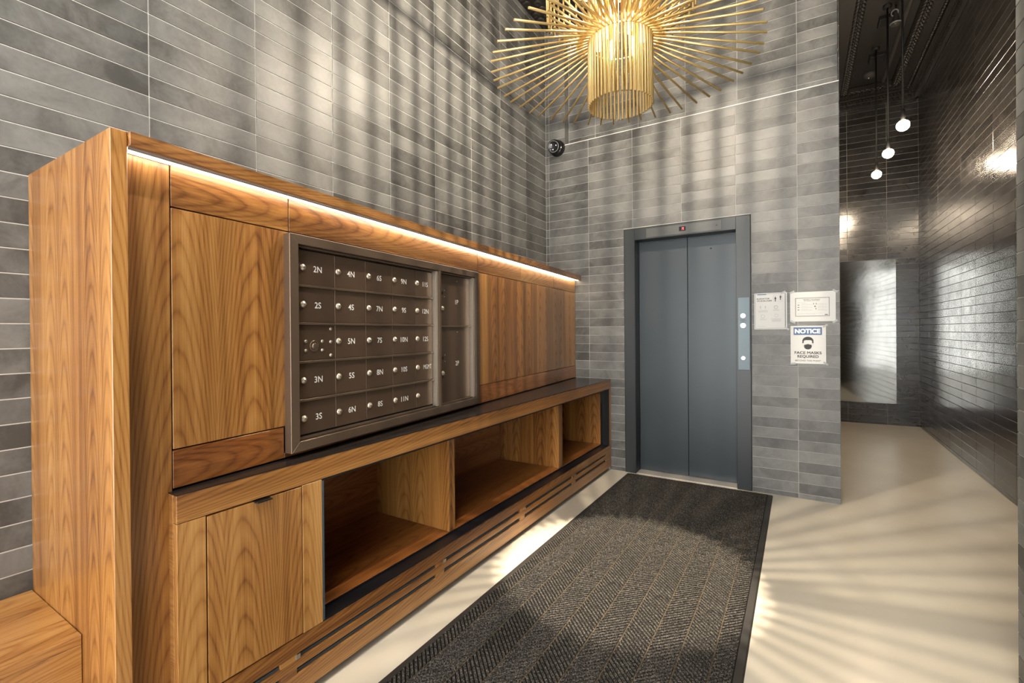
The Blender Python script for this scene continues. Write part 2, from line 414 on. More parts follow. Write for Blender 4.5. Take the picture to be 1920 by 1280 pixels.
def lay_tiles(parent, faces, mat, limit=300, gap=GAP, seen=lambda c: True):
    """faces: list of (origin, unit dir along the wall, outward normal, joints, rows, holes). The tiles that show largest are parts, the rest one part"""
    todo = []
    cache_by = {}
    for fi, (o, ud, nd, joints, rows, holes) in enumerate(faces):
        o, ud, nd = Vector(o), Vector(ud), Vector(nd)
        for j0, j1 in zip(joints, joints[1:]):
            for r0, r1 in zip(rows, rows[1:]):
                rects = [(j0, j1, r0, r1)]
                for hu0, hu1, hz0, hz1 in holes:
                    nxt = []
                    for a, b, c, d in rects:
                        if b <= hu0 or a >= hu1 or d <= hz0 or c >= hz1: nxt.append((a, b, c, d)); continue
                        if a < hu0: nxt.append((a, hu0, c, d))
                        if b > hu1: nxt.append((hu1, b, c, d))
                        aa, bb = max(a, hu0), min(b, hu1)
                        if c < hz0: nxt.append((aa, bb, c, hz0))
                        if d > hz1: nxt.append((aa, bb, hz1, d))
                    rects = nxt
                for a, b, c, d in rects:
                    if b - a < 0.008 or d - c < 0.008: continue
                    cen = o + ud * ((a + b) / 2) + Vector((0, 0, (c + d) / 2))
                    pts = [project(o + ud * u + Vector((0, 0, z))) for u, z in ((a, c), (b, c), (b, d), (a, d))]
                    ar = clip_area(pts) if None not in pts and nd.dot(CAM - cen) > 0 and seen(cen) else 0.0
                    todo.append((ar, fi, cen, ud, nd, b - a - gap, d - c - gap))
    todo.sort(key=lambda t: -t[0])
    rest = []
    for k, (ar, fi, cen, ud, nd, w, h) in enumerate(todo):
        if k < limit and ar > 25:
            me = tile_mesh(w, h, ud, nd, cache_by.setdefault(fi, {}))
            if not me.materials: me.materials.append(mat)
            place('tile', me, cen, parent)
        else: rest.append((cen, ud, nd, w, h))
    if rest:
        bm = bmesh.new(); z = Vector((0, 0, 1)); t, bv = 0.004, 0.0009
        for cen, ud, nd, w, h in rest:
            rings = [[bm.verts.new(cen + ud * (su * (w / 2 - i)) + z * (sv * (h / 2 - i)) + nd * n) for su, sv in ((-1, -1), (1, -1), (1, 1), (-1, 1))] for i, n in ((0, -t), (bv, 0))]
            flip = ud.cross(z).dot(nd) < 0
            for i in range(4):
                q = (rings[0][i], rings[0][(i + 1) % 4], rings[1][(i + 1) % 4], rings[1][i]); bm.faces.new(q[::-1] if flip else q)
            bm.faces.new(rings[1][::-1] if flip else rings[1])
        mb = MB(); mb.bm.free(); mb.bm = bm
        c0 = rest[0][0]
        for v in bm.verts: v.co -= c0
        me = D.meshes.new('tiling'); bm.to_mesh(me); bm.free(); me.materials.append(mat)
        place('tiling', me, c0, parent, 'stuff')

ROWS = [0.0] + [TZ + TH * n for n in range(53) if TZ + TH * n < WTOP - 0.02] + [WTOP]
TT = 0.0026   # tiles stand this far proud of the grout bed

# floor
fl = MB(); fl.box(-0.3, XR + 0.3, ENT_Y - 0.15, 4.2, -0.12, 0.0); fl.build('floor', M['floor'], None, 'structure')

# left wall
wl = setting('wall_left', (0, -2.8, 0))
mb = MB(); mb.box(-0.3, -TT, ENT_Y, 0.3, 0, CEIL + 0.3); mb.build('grout_bed', M['grout'], wl)
LJ = [0.0] + [0.3797 + 0.3926 * k for k in range(14)]
LJ = [j for j in LJ if j < -ENT_Y] + [-ENT_Y]
lay_tiles(wl, [((0, 0, 0), (0, -1, 0), (1, 0, 0), LJ, ROWS, [(-0.1, 3.43, -1, 1.60), (3.43, 9, -1, 0.36)])], M['tile'])

# elevator wall with the recess above the ledge
DX0, DX1, DZ = 0.735, 1.699, 2.053      # outer size of the elevator frame
wf = setting('wall_front', (1.1, 0.2, 0))
mb = MB()
mb.box(-0.3, DX0, TT, 0.45, 0, LEDGE); mb.box(DX1, XE - TT, TT, 0.45, 0, LEDGE); mb.box(DX0, DX1, TT, 0.45, DZ, LEDGE)
mb.box(-0.3, 0.195 - TT, TT, 0.45, LEDGE, CEIL + 0.3); mb.box(0.195 - TT, XE - TT, ND + TT, 0.45, LEDGE, CEIL + 0.3)
mb.build('grout_bed', M['grout_mid'], wf)
mb = MB(); mb.box(0.45, XE - TT, 0.45, 4.0, 0, CEIL + 0.3); mb.build('core', M['grout_dark'], wf)
EJ = [0.0, 0.033, 0.419, 0.811, 1.204, 1.597, 1.990, XE]
NJ = [0.195, 0.452, 0.838, 1.222, 1.601, 1.992, XE]
RLOW = [r for r in ROWS if r <= LEDGE + 1e-6]
RUP = [r for r in ROWS if r >= LEDGE - 1e-6]
SJ = [0.0] + [0.39 * k + 0.3 for k in range(10)]
lay_tiles(wf, [((0, 0, 0), (1, 0, 0), (0, -1, 0), EJ, RLOW, [(DX0, DX1, -1, DZ), (-.1, 0.28, -1, 1.66), (-.1, 0.6, -1, 0.70)]),
               ((0, 0, 0), (1, 0, 0), (0, -1, 0), [0.0, 0.033, 0.195], RUP, []),
               ((0.195, 0, 0), (0, 1, 0), (1, 0, 0), [0.0, ND], RUP, []),
               ((0, ND, 0), (1, 0, 0), (0, -1, 0), NJ, RUP, []),
               ((XE, 0, 0), (0, 1, 0), (1, 0, 0), SJ, ROWS, [])], M['tile'], 300, 0.0034)
mb = MB(); mb.box(0.195, XE, 0.0, ND + 0.01, LEDGE - 0.002, LEDGE + 0.004); mb.build('ledge_trim', M['grout'], wf)

# right wall of the corridor
wr = setting('wall_right', (XR, 0, 0))
mb = MB(); mb.box(XR + TT, XR + 0.3, ENT_Y, 4.2, 0, CEIL + 0.3); mb.build('grout_bed', M['grout_dark'], wr)
RJ = [-5.5 + 0.0] + [0.564 - 0.4105 * k for k in range(14, 0, -1)] + [0.564, 0.979, 1.397, 1.801, 2.212, 2.61, 3.027, 3.437, 3.542]
RJ = sorted(RJ)
lay_tiles(wr, [((XR, 0, 0), (0, 1, 0), (-1, 0, 0), RJ, ROWS, [])], M['tile_shaded'], 300, seen=lambda c: c.y > 0.3)

# angled back wall
A0 = Vector((2.467, 3.487, 0)); BA = math.radians(3.2)
BU = Vector((math.cos(BA), math.sin(BA), 0)); BN = Vector((math.sin(BA), -math.cos(BA), 0))
def BP(s, n, z): return A0 + BU * s + BN * n + Vector((0, 0, z))
wb = setting('wall_back', A0)
def bhex(mb, s0, s1, n0, n1, z0, z1, bevel=0): return mb.hexa([BP(s0, n0, z0), BP(s1, n0, z0), BP(s1, n1, z0), BP(s0, n1, z0), BP(s0, n0, z1), BP(s1, n0, z1), BP(s1, n1, z1), BP(s0, n1, z1)], bevel)
mb = MB(); bhex(mb, -0.4, 0.9, -0.3, -TT, 0, CEIL + 0.3); mb.build('grout_bed', M['grout_dark'], wb)
BJ = [-0.34, 0.061, 0.463, 0.7703]
lay_tiles(wb, [(A0, BU, BN, BJ, ROWS, [])], M['tile_shaded'], 300)

# tiled pillar at the right edge
PX, PY = 2.602, -1.726
pl = setting('pillar', (PX + 0.15, PY - 0.25, 0), 'pale tiled pillar at the edge of the corridor opening')
mb = MB(); mb.box(PX + TT, XR, PY - 0.55 + TT, PY - TT, 0, CEIL + 0.2); mb.build('grout_bed', M['grout_mid'], pl)
PR = [0.0] + [0.061 + 0.0726 * n for n in range(54) if 0.061 + 0.0726 * n < 4.0] + [CEIL]
lay_tiles(pl, [((PX, PY, 0), (0, -1, 0), (-1, 0, 0), [0.0, 0.165, 0.55], PR, []), ((PX, PY - 0.55, 0), (1, 0, 0), (0, -1, 0), [0.0, 0.31, 0.633], PR, []),
               ((PX, PY, 0), (1, 0, 0), (0, 1, 0), [0.0, 0.31, 0.633], PR, [])], M['tile'], 120)

# entrance wall behind the camera: a glazed shopfront that lets the daylight in
we = setting('wall_entrance', (1.6, ENT_Y, 0))
mb = MB(); mb.box(-0.3, 0.2, ENT_Y - 0.2, ENT_Y, 0, CEIL + 0.3); mb.box(3.1, XR + 0.3, ENT_Y - 0.2, ENT_Y, 0, CEIL + 0.3); mb.box(0.2, 3.1, ENT_Y - 0.2, ENT_Y, 3.05, CEIL + 0.3); mb.build('grout_bed', M['grout_dark'], we)
wi = setting('window_1', (1.65, ENT_Y - 0.1, 0))
mb = MB()
for x in (0.2, 1.05, 2.0, 3.05): mb.box(x, x + 0.05, ENT_Y - 0.12, ENT_Y - 0.06, 0, 3.05)
for z in (0.0, 2.2, 3.0): mb.box(0.2, 3.1, ENT_Y - 0.12, ENT_Y - 0.06, z, z + 0.05)
mb.build('window_frame', M['black_metal'], wi)
for x0, x1 in ((0.25, 1.05), (1.10, 2.0), (2.05, 3.05)):
    for z0, z1 in ((0.05, 2.2), (2.25, 3.0)):
        mb = MB(); mb.box(x0, x1, ENT_Y - 0.095, ENT_Y - 0.087, z0, z1); mb.build('pane', M['glass'], wi)

# ceiling with dark plaster mouldings
ce = setting('ceiling', (1.5, -1, CEIL))
mb = MB(); mb.box(-0.3, XR + 0.3, ENT_Y - 0.2, 4.2, CEIL, CEIL + 0.25); mb.build('ceiling_plane', M['dark_paint'], ce)
# corridor: soffit strip along the right wall and the far wall
mb = MB(); mb.box(3.02, XR + 0.01, -1.2, 3.6, 4.075, CEIL + 0.01); mb.build('soffit', M['dark_paint'], ce)
mb = MB(); bhex(mb, -0.4, 0.85, -0.02, 0.21, 4.06, CEIL + 0.01); mb.build('soffit', M['dark_paint'], ce)
mb = MB(); mb.box(XE, 2.44, -1.2, 3.6, 4.075, CEIL + 0.01); mb.build('soffit', M['dark_paint'], ce)
# crown moulding right: stepped profile plus darts and beads
cr_ = setting('trim_1', (XR, 1.2, 4.03), 'dark crown moulding with darts and beads above the right corridor wall')
mb = MB(); mb.box(XR - 0.035, XR, -1.2, 3.55, WTOP - 0.01, 4.02, 0.004); mb.box(XR - 0.06, XR, -1.2, 3.5, 4.02, 4.045, 0.004); mb.box(XR - 0.10, XR, -1.2, 3.48, 4.045, 4.08, 0.006); mb.build('moulding', M['dark_gloss'], cr_)
mb = MB()
for k in range(150): 
    y = -1.1 + k * 0.031; mb.box(XR - 0.055, XR - 0.034, y, y + 0.017, WTOP - 0.005, 4.02)
mb.build('darts', M['dark_gloss'], cr_, 'stuff')
mb = MB()
for k in range(110):
    y = -1.1 + k * 0.042; mb.lathe((XR - 0.118, y, 4.066), (0, 0, -1), [(-0.018, 0), (-0.01, .013), (0, .017), (.01, .012), (.017, 0)], 8)
mb.build('beads', M['dark_gloss'], cr_, 'stuff')
# ornate bands of the coffer
def ornate(parent, along, n, name='ornate_band', sc=1.0):
    mb = MB()
    for k in range(n):
        P, U_, V_ = along(k)     # point, direction along, direction across
        for sgn in (-1, 1):
            c = P + V_ * (0.022 * sgn * sc)
            mb.lathe(c + Vector((0, 0, 0.006)), (U_ * 0.6 + V_ * 0.5 * sgn + Vector((0, 0, -0.25))), [(-0.03 * sc, 0), (-0.018 * sc, .012 * sc), (0, .019 * sc), (.02 * sc, .012 * sc), (.032 * sc, 0)], 7)
        mb.lathe(P, (0, 0, -1), [(0, .013 * sc), (.012 * sc, .009 * sc), (.018 * sc, 0)], 7)
    return mb.build(name, M['dark_gloss'], parent, 'stuff')
t2 = setting('trim_2', (2.99, 1.2, 4.08), 'dark leaf-carved moulding on the right side of the corridor ceiling panel')
mb = MB(); mb.box(2.945, 3.035, -1.2, 3.25, 4.085, CEIL, 0.01); mb.build('moulding', M['dark_gloss'], t2)
ornate(t2, lambda k: (Vector((2.99, -1.1 + k * 0.058, 4.078)), Vector((0, 1, 0)), Vector((1, 0, 0))), 75)
mb = MB(); mb.box(2.85, 2.885, -1.2, 3.25, 4.13, CEIL + .01, 0.008); mb.build('ridge', M['dark_beam'], t2)
t3 = setting('trim_3', (2.48, 1.2, 4.08), 'dark leaf-carved moulding on the left side of the corridor ceiling panel')
mb = MB(); mb.box(2.44, 2.52, -1.2, 3.3, 4.085, CEIL, 0.01); mb.build('moulding', M['dark_gloss'], t3)
ornate(t3, lambda k: (Vector((2.48, -1.1 + k * 0.058, 4.078)), Vector((0, 1, 0)), Vector((1, 0, 0))), 75)
t4 = setting('trim_4', BP(0.3, 0.25, 4.08), 'dark carved and toothed cornice above the far corridor wall')
mb = MB(); bhex(mb, -0.4, 0.80, 0.20, 0.28, 4.085, CEIL, 0.008); bhex(mb, -0.4, 0.80, 0.0, 0.06, WTOP - 0.01, 4.01, 0.004); bhex(mb, -0.4, 0.80, 0.0, 0.10, 4.01, 4.05, 0.004); bhex(mb, -0.4, 0.80, 0, 0.14, 4.05, 4.08, 0.004); mb.build('moulding', M['dark_gloss'], t4)
ornate(t4, lambda k: (BP(-0.05 + k * 0.05, 0.24, 4.08), BU, BN), 12)
mb = MB()
for k in range(26): bhex(mb, -0.1 + k * 0.034, -0.1 + k * 0.034 + 0.019, 0.10, 0.125, 4.018, 4.045)
for k in range(16): bhex(mb, -0.1 + k * 0.056, -0.1 + k * 0.056 + 0.030, 0.06, 0.085, 3.978, 4.012)
mb.build('dentils', M['dark_gloss'], t4, 'stuff')
# main room: carved cornice on the left wall and on the recess wall
t5 = setting('trim_5', (0.15, -2, 4.0), 'black cornice with raised hexagons above the left wall')
mb = MB(); mb.box(0, 0.34, ENT_Y, ND, WTOP - 0.012, CEIL, 0.006); mb.build('moulding', M['dark_gloss'], t5)
mb = MB()
for k in range(70):
    for j in range(4):
        mb.lathe((0.045 + j * 0.082, -5.5 + k * 0.082 + (0.041 if j % 2 else 0), WTOP - 0.011), (0, 0, -1), [(0, .040), (.012, .032), (.012, .020), (.004, .012), (.004, 0)], 6)
mb.build('hexagons', M['dark_gloss'], t5, 'stuff')
t6 = setting('trim_6', (1.2, 0, 4.0), 'black cornice above the elevator wall')
mb = MB(); mb.box(0.34, XE, -0.10, ND, WTOP - 0.012, CEIL, 0.006); mb.build('moulding', M['dark_gloss'], t6)

# ------------------------------------------------------------------ upper wood wall unit (its front runs 4.9 degrees off the wall)
K = 0.0853; KN = math.sqrt(1 + K * K)
def PW(s, off, z): return Vector((0.287 - K * s + off / KN, s + K * off / KN * 0, z))
def phex(mb, s0, s1, o0, o1, z0, z1, bevel=0.0):
    return mb.hexa([PW(s0, o0, z0), PW(s0, o1, z0), PW(s1, o1, z0), PW(s1, o0, z0), PW(s0, o0, z1), PW(s0, o1, z1), PW(s1, o1, z1), PW(s1, o0, z1)], bevel)
PT = Vector((-K, 1, 0)).normalized(); PN = Vector((1, K, 0)).normalized()
def PM(s, off, z):
    mm = Matrix((PT, Vector((0, 0, 1)), PN)).transposed().to_4x4(); mm.translation = PW(s, off, z); return mm
G = 0.0018
uc = thing('wall_cabinet', (0.25, -1.75, 0.0), 'tall teak wall unit with a light strip, panels and thick end board', 'wall unit')
mb = MB(); mb.box(0.004, 0.622, -3.444, -3.410, 0.0, 1.688, 0.0015); mb.build('end_panel', M['wood_z'], uc)
mb = MB(); phex(mb, -3.409, -3.299 - G, -0.022, 0, 0.0, 1.650, 0.0008); mb.build('filler_panel', M['wood_z'], uc)
mb = MB(); mb.hexa([(0.004, -3.409, 0.79), PW(-3.409, -0.03, 0.79), PW(-0.004, -0.03, 0.79), (0.004, -0.004, 0.79), (0.004, -3.409, 1.65), PW(-3.409, -0.03, 1.65), PW(-0.004, -0.03, 1.65), (0.004, -0.004, 1.65)]); 
mb.build('carcass', M['black'], uc)
for a, b in ((-3.299, -2.938), (-2.938, -1.705), (-1.705, -1.134), (-1.134, -0.53), (-0.53, -0.002)):
    mb = MB(); phex(mb, a + G, b - G, -0.022, 0, 1.542, 1.653, 0.0008); mb.build('header_panel', M['wood_y'], uc)
for a, b in ((-3.299, -2.938), (-1.706, -1.134), (-1.134, -0.002)):
    mb = MB(); phex(mb, a + G, b - G, -0.022, 0, 0.8905, 1.538, 0.0008); mb.build('upright_panel', M['wood_z'], uc)
for a, b, zt in ((-3.299, -2.962, 0.8865), (-2.962, -1.744, 0.8), (-1.744, -1.134, 0.8865), (-1.134, -0.002, 0.8865)):
    mb = MB(); phex(mb, a + G * 0.4, b - G * 0.4, -0.022, 0, 0.785, zt, 0.0008); mb.build('lower_rail', M['wood_red_y'], uc)
mb = MB(); mb.hexa([(0.004, -3.409, 1.654), PW(-3.409, 0.056, 1.654), PW(-0.002, 0.056, 1.654), (0.004, -0.002, 1.654), (0.004, -3.409, 1.688), PW(-3.409, 0.056, 1.688), PW(-0.002, 0.056, 1.688), (0.004, -0.002, 1.688)], 0.001); mb.build('top_fascia', M['wood_y'], uc)
mb = MB(); phex(mb, -3.407, -0.003, 0.008, 0.036, 1.6490, 1.6536); mb.build('light_strip', M['led'], uc, label='glowing warm white light strip')
mb = MB(); phex(mb, -3.407, -0.003, 0.0365, 0.0400, 1.6480, 1.6536); mb.build('strip_channel', M['grey_metal'], uc)

# ------------------------------------------------------------------ mailboxes
mx_ = thing('mailbox_unit', PW(-2.35, 0, 0.80), 'bronze bank of apartment mailboxes with engraved unit numbers in a wide frame', 'mailboxes')
mb = MB(); phex(mb, -2.93, -1.77, -0.028, -0.003, 0.815, 1.515); mb.build('back_box', M['black'], mx_)
fo = (-2.958, -1.748, 0.800, 1.531); fi_ = (-2.924, -1.777, 0.834, 1.499)
def frame_side(c4):
    mb = MB()
    mb.hexa([PW(s, -0.002, z) for s, z in c4] + [PW(s, 0.034, z) for s, z in c4], 0.0012); mb.build('frame_side', M['bronze_frame'], mx_)
frame_side([(fo[0], fo[2]), (fo[1], fo[2]), (fi_[1], fi_[2]), (fi_[0], fi_[2])])
frame_side([(fi_[0], fi_[3]), (fi_[1], fi_[3]), (fo[1], fo[3]), (fo[0], fo[3])])
frame_side([(fo[0], fo[2]), (fi_[0], fi_[2]), (fi_[0], fi_[3]), (fo[0], fo[3])])
frame_side([(fi_[1], fi_[2]), (fo[1], fo[2]), (fo[1], fo[3]), (fi_[1], fi_[3])])
# inner light-coloured channels
def bezel(s0, s1, z0, z1, w, off, mat, name):
    mb = MB(); phex(mb, s0, s0 + w, 0, off, z0, z1); phex(mb, s1 - w, s1, 0, off, z0, z1); phex(mb, s0 + w, s1 - w, 0, off, z0, z0 + w); phex(mb, s0 + w, s1 - w, 0, off, z1 - w, z1); mb.build(name, mat, mx_)
bezel(-2.9195, -2.1245, 0.836, 1.4975, 0.006, 0.020, M['bronze_frame'], 'inner_frame')
bezel(-2.1055, -1.7795, 0.836, 1.4975, 0.006, 0.020, M['bronze_frame'], 'inner_frame')
mb = MB(); phex(mb, -2.142, -2.127, 0, 0.028, 0.838, 1.496, 0.001); mb.build('side_channel', M['champagne'], mx_, label='pale aluminium channel')
mb = MB(); phex(mb, -1.800, -1.782, 0, 0.028, 0.838, 1.496, 0.001); mb.build('side_channel', M['champagne'], mx_, label='pale aluminium channel')
mb = MB(); phex(mb, -2.1235, -2.1065, -0.002, 0.034, 0.8345, 1.4985, 0.001); mb.build('mullion', M['bronze_frame'], mx_)
cols = [-2.905, -2.748, -2.591, -2.433, -2.275, -2.118 - 0.026]
rws = [1.490, 1.362, 1.231, 1.098, 0.966, 0.843]
names = [['2N', '4N', '6S', '9N', '11S'], ['2S', '4S', '7N', '9S', '12N'], [None, '5N', '7S', '10N', '12S'], ['3N', '5S', '8N', '10S', 'MGMT'], ['3S', '6N', '8S', '11N', '']]
lockY = [-2.887, -2.731, -2.572, -2.417, -2.262]; textY = [-2.824, -2.667, -2.511, -2.355, -2.198]
def lock(s, z, parent, r=0.0115):
    c = PW(s, 0.004, z)
    mb = MB(); mb.lathe(c, PN, [(0, r), (0.003, r), (0.0055, r * 0.86), (0.0055, r * 0.62), (0.0085, r * 0.55), (0.0085, 0)], 18); L = mb.build('lock', M['chrome'], parent)
    mb = MB(); mb.hexa([PM(s, 0.0127, z) @ Vector((x, y, zz)) for zz in (0, 0.0004) for x, y in ((-0.0035, -0.0012), (0.0035, -0.0012), (0.0035, 0.0012), (-0.0035, 0.0012))]); mb.build('keyhole', M['black'], parent)
    return L
for j in range(5):
    zt, zb = rws[j], rws[j + 1]
    for i in range(5):
        nm = names[j][i]
        mb = MB(); phex(mb, cols[i] + 0.0012, cols[i + 1] - 0.0012, -0.002, 0.004, zb + 0.0055, zt - 0.0035, 0.0007)
        if nm is None:
            d = mb.build('master_panel', M['bronze'], mx_, label='blank panel with one large lock and small rivets')
            mb = MB(); c = PW(-2.841, 0.004, 1.153); mb.lathe(c, PN, [(0, .020), (.003, .020), (.003, .016), (.001, .015), (.001, .011), (.006, .0105), (.007, .008), (.007, 0)], 22); mb.build('master_lock', M['bronze_frame'], d)
            for s, z in ((-2.768, 1.214), (-2.768, 1.166), (-2.768, 1.117), (-2.877, 1.170), (-2.877, 1.138), (-2.806, 1.169), (-2.806, 1.137)):
                mb = MB(); mb.lathe(PW(s, 0.004, z), PN, [(0, .0062), (.002, .0062), (.004, .004), (.0048, 0)], 12); mb.build('rivet', M['champagne'], d)
            continue
        d = mb.build('mailbox_door', M['bronze'], mx_)
        lock(lockY[i], zt - 0.063, d)
        if nm:
            mb = MB(); text_bm(mb, nm, 0.0215, PM(textY[i] + (0.012 if len(nm) > 3 else 0), 0.0043, zt - 0.064), None if len(nm) < 4 else 0.062, bold=0.008 if len(nm) < 4 else 0.0); mb.build('lettering', M['engraving'], d)
    if j:
        mb = MB(); phex(mb, -2.912, -2.143, 0, 0.0125, zt - 0.0035, zt + 0.0045, 0.0008); mb.build('row_rail', M['bronze_frame'], mx_)
for nm, z0, z1, lz, tz in (('1P', 1.232, 1.490, 1.318, 1.356), ('2P', 0.843, 1.223, 0.990, 1.034)):
    mb = MB(); phex(mb, -2.098, -1.802, -0.002, 0.004, z0, z1, 0.0007); d = mb.build('parcel_door', M['bronze'], mx_)
    lock(-2.060, lz, d)
    mb = MB(); text_bm(mb, nm, 0.024, PM(-1.928, 0.0043, tz), bold=0.008); mb.build('lettering', M['engraving'], d)
    mb = MB(); mb.lathe(PW(-2.062, 0.004, lz + 0.078), PN, [(0, .009), (.002, .009), (.0022, .006), (.0005, .0055), (.0005, 0)], 16); mb.build('key_port', M['black'], d)
    for s, z in ((-2.040, lz + 0.092), (-2.040, lz + 0.060), (-1.925, z1 - 0.025)):
        mb = MB(); mb.lathe(PW(s, 0.004, z), PN, [(0, .0028), (.001, .0028), (.0016, 0)], 8); mb.build('rivet', M['champagne'], d)
mb = MB(); phex(mb, -2.099, -1.801, 0, 0.0125, 1.2235, 1.2315, 0.0008); mb.build('row_rail', M['bronze_frame'], mx_)

# ------------------------------------------------------------------ low cabinet
FX = 0.613
lc = thing('low_cabinet', (0.35, -1.66, 0.0), 'long low teak cabinet with open cubbies and one door under the mailboxes', 'cabinet')
def lb(name, mat, *b, bevel=0.0008, parent=None, **kw):
    mb = MB(); mb.box(*b, bevel); return mb.build(name, M[mat], parent or lc, **kw)
lb('top_rail', 'wood_y', 0.593, FX, -3.310, -0.003, 0.7025, 0.7755)
lb('stile', 'wood_z', 0.593, FX, -3.310, -3.2395, 0.2165, 0.7005)
door = lb('cabinet_door', 'wood_z', 0.593, FX, -3.2355, -2.9500, 0.2195, 0.6975)
lb('handle', 'black_metal', 0.600, 0.630, -3.106, -3.058, 0.6935, 0.6985, bevel=0.001, parent=door)
lb('stile', 'wood_z', 0.593, FX, -2.9465, -2.8735, 0.2165, 0.7005)
lb('stile', 'wood_z', 0.593, FX, -0.0445, -0.003, 0.2165, 0.7005)
# base board, slotted
lb('base_band', 'wood_y', 0.593, FX, -3.310, -0.003, 0.1630, 0.2145)
lb('base_band', 'wood_y', 0.593, FX, -3.310, -0.003, 0.1180, 0.1450)
lb('base_band', 'wood_y', 0.593, FX, -3.310, -0.003, 0.0310, 0.0985)
br = [(-0.128, -0.003)] + [(y - 0.055, y) for y in (-2.235, -2.972, -1.498, -0.76)]
for y0, y1 in br:
    lb('slot_bridge', 'wood_y', 0.593, FX - 0.0004, y0, y1, 0.145, 0.163, bevel=0)
    lb('slot_bridge', 'wood_y', 0.593, FX - 0.0004, y0, y1, 0.0985, 0.118, bevel=0)
for y0, y1 in br[1:]:
    mb = MB(); mb.box(FX - 0.002, FX + 0.0015, y1 - 0.004, y1 + 0.012, 0.146, 0.160); mb.build('slot_clip', M['champagne'], lc)
lb('slot_plate', 'blue_metal', 0.586, 0.604, -3.30, -0.05, 0.0985, 0.107, bevel=0)
lb('slot_plate', 'blue_metal', 0.586, 0.604, -3.30, -0.05, 0.145, 0.153, bevel=0)
lb('slot_backing', 'black', 0.560, 0.570, -3.30, -0.02, 0.035, 0.21, bevel=0)
lb('plinth', 'black', 0.06, 0.535, -3.28, -0.03, 0.0, 0.031, bevel=0)
# black metal lining of the opening
lb('metal_lining', 'black_metal', 0.553, FX - 0.001, -2.8725, -0.0450, 0.2150, 0.2200, bevel=0)
lb('metal_lining', 'black_metal', 0.553, FX - 0.001, -2.8725, -0.0450, 0.6955, 0.7015, bevel=0)
lb('metal_lining', 'blue_metal', 0.553, FX + 0.0006, -2.8728, -2.8665, 0.2200, 0.6955, bevel=0)
lb('metal_lining', 'black_metal', 0.553, FX - 0.001, -0.0520, -0.0450, 0.2200, 0.6955, bevel=0)
lb('metal_lining', 'black_metal', 0.546, 0.5535, -0.0995, -0.0520, 0.2200, 0.6955, bevel=0)
lb('metal_lining', 'black_metal', 0.552, 0.5538, -2.8660, -0.10, 0.2150, 0.2300, bevel=0)
lb('shelf', 'wood_red_y', 0.055, 0.5530, -3.29, -0.085, 0.2060, 0.2320)
lb('back_panel', 'wood_red_y', 0.045, 0.0545, -3.29, -0.02, 0.20, 0.7010, bevel=0)
lb('inner_top', 'wood_red_y', 0.055, 0.592, -3.29, -0.02, 0.7025, 0.7400, bevel=0)
lb('divider', 'wood_z', 0.055, 0.5530, -2.1240, -2.0790, 0.2325, 0.7020)
lb('divider', 'wood_z', 0.055, 0.5530, -0.9110, -0.8500, 0.2325, 0.7020)
lb('end_wall', 'wood_z', 0.055, 0.5530, -0.1000, -0.0850, 0.2325, 0.7020)
lb('divider', 'wood_z', 0.055, 0.5450, -2.9000, -2.8750, 0.2325, 0.7020)
lb('side_panel', 'wood_x', 0.005, 0.592, -3.3098, -3.2920, 0.0310, 0.7755)
lb('side_panel', 'wood_x', 0.005, 0.592, -0.0200, -0.0030, 0.0310, 0.7755)
ct = MB(); q = [(0.20, -3.296), (FX + 0.0005, -3.312), (FX + 0.0005, -0.003), (0.20, -0.003)]
q = [(PW(-3.296, -0.022, 0).x, -3.296), (PW(-3.296, 0.001, 0).x, -3.3105), (FX + 0.0005, -3.3105), (FX + 0.0005, -0.003), (PW(-0.003, -0.022, 0).x, -0.003)]
ct.prism([(x, y, 0.7760) for x, y in q], (0, 0, 0.0032))
o = ct.build('countertop', M['black_top']); o['label'] = 'thin black wedge-shaped counter on top of the low cabinet'; o['category'] = 'countertop'

# bench at the far left
be = thing('bench', (0.2, -3.9, 0), 'teak bench seat fixed beside the end board at the left edge', 'bench')
lb('seat', 'wood_y', 0.004, 0.412, -5.0, -3.4455, 0.398, 0.4240, parent=be)
lb('front_board', 'wood_y', 0.392, 0.4125, -5.0, -3.4455, 0.297, 0.3975, parent=be)
lb('support', 'wood_z', 0.02, 0.34, -4.96, -3.46, 0.0, 0.3975, parent=be)

# ------------------------------------------------------------------ elevator
ev = thing('elevator', (1.21, 0.05, 0), 'grey steel elevator with two closed sliding doors and a floor display', 'elevator')
OX0, OX1, OZ = 0.829, 1.597, 1.953
DD = 0.115
lb('left_jamb', 'steel_frame', DX0 + 0.006, OX0, -0.006, DD + 0.02, 0.0, DZ - 0.006, parent=ev, bevel=0.0015)
lb('right_jamb', 'steel_frame', OX1, DX1 - 0.006, -0.006, DD + 0.02, 0.0, DZ - 0.006, parent=ev, bevel=0.0015)
lb('head', 'steel_frame', OX0, OX1, -0.006, DD + 0.02, OZ, DZ - 0.006, parent=ev, bevel=0.0015)
mb = MB(); mb.box(DX0, DX0 + 0.006, -0.001, 0.05, 0, DZ); mb.box(DX1 - 0.006, DX1, -0.001, 0.05, 0, DZ); mb.box(DX0, DX1, -0.001, 0.05, DZ - 0.006, DZ); mb.build('shadow_gap', M['black'], ev)
mb = MB(); mb.box(OX0, OX0 + 0.0015, -0.003, DD, 0, OZ); mb.box(OX1 - 0.0015, OX1, -0.003, DD, 0, OZ); mb.box(OX0, OX1, -0.003, DD, OZ - 0.0015, OZ); mb.build('reveal', M['black_metal'], ev)
lb('door_panel', 'steel_paint', OX0 + 0.002, 1.2255, DD, DD + 0.03, 0.008, OZ + 0.01, parent=ev, bevel=0.0015)
dp = lb('door_panel', 'steel_paint', 1.2285, OX1 - 0.002, DD, DD + 0.03, 0.008, OZ + 0.01, parent=ev, bevel=0.0015)
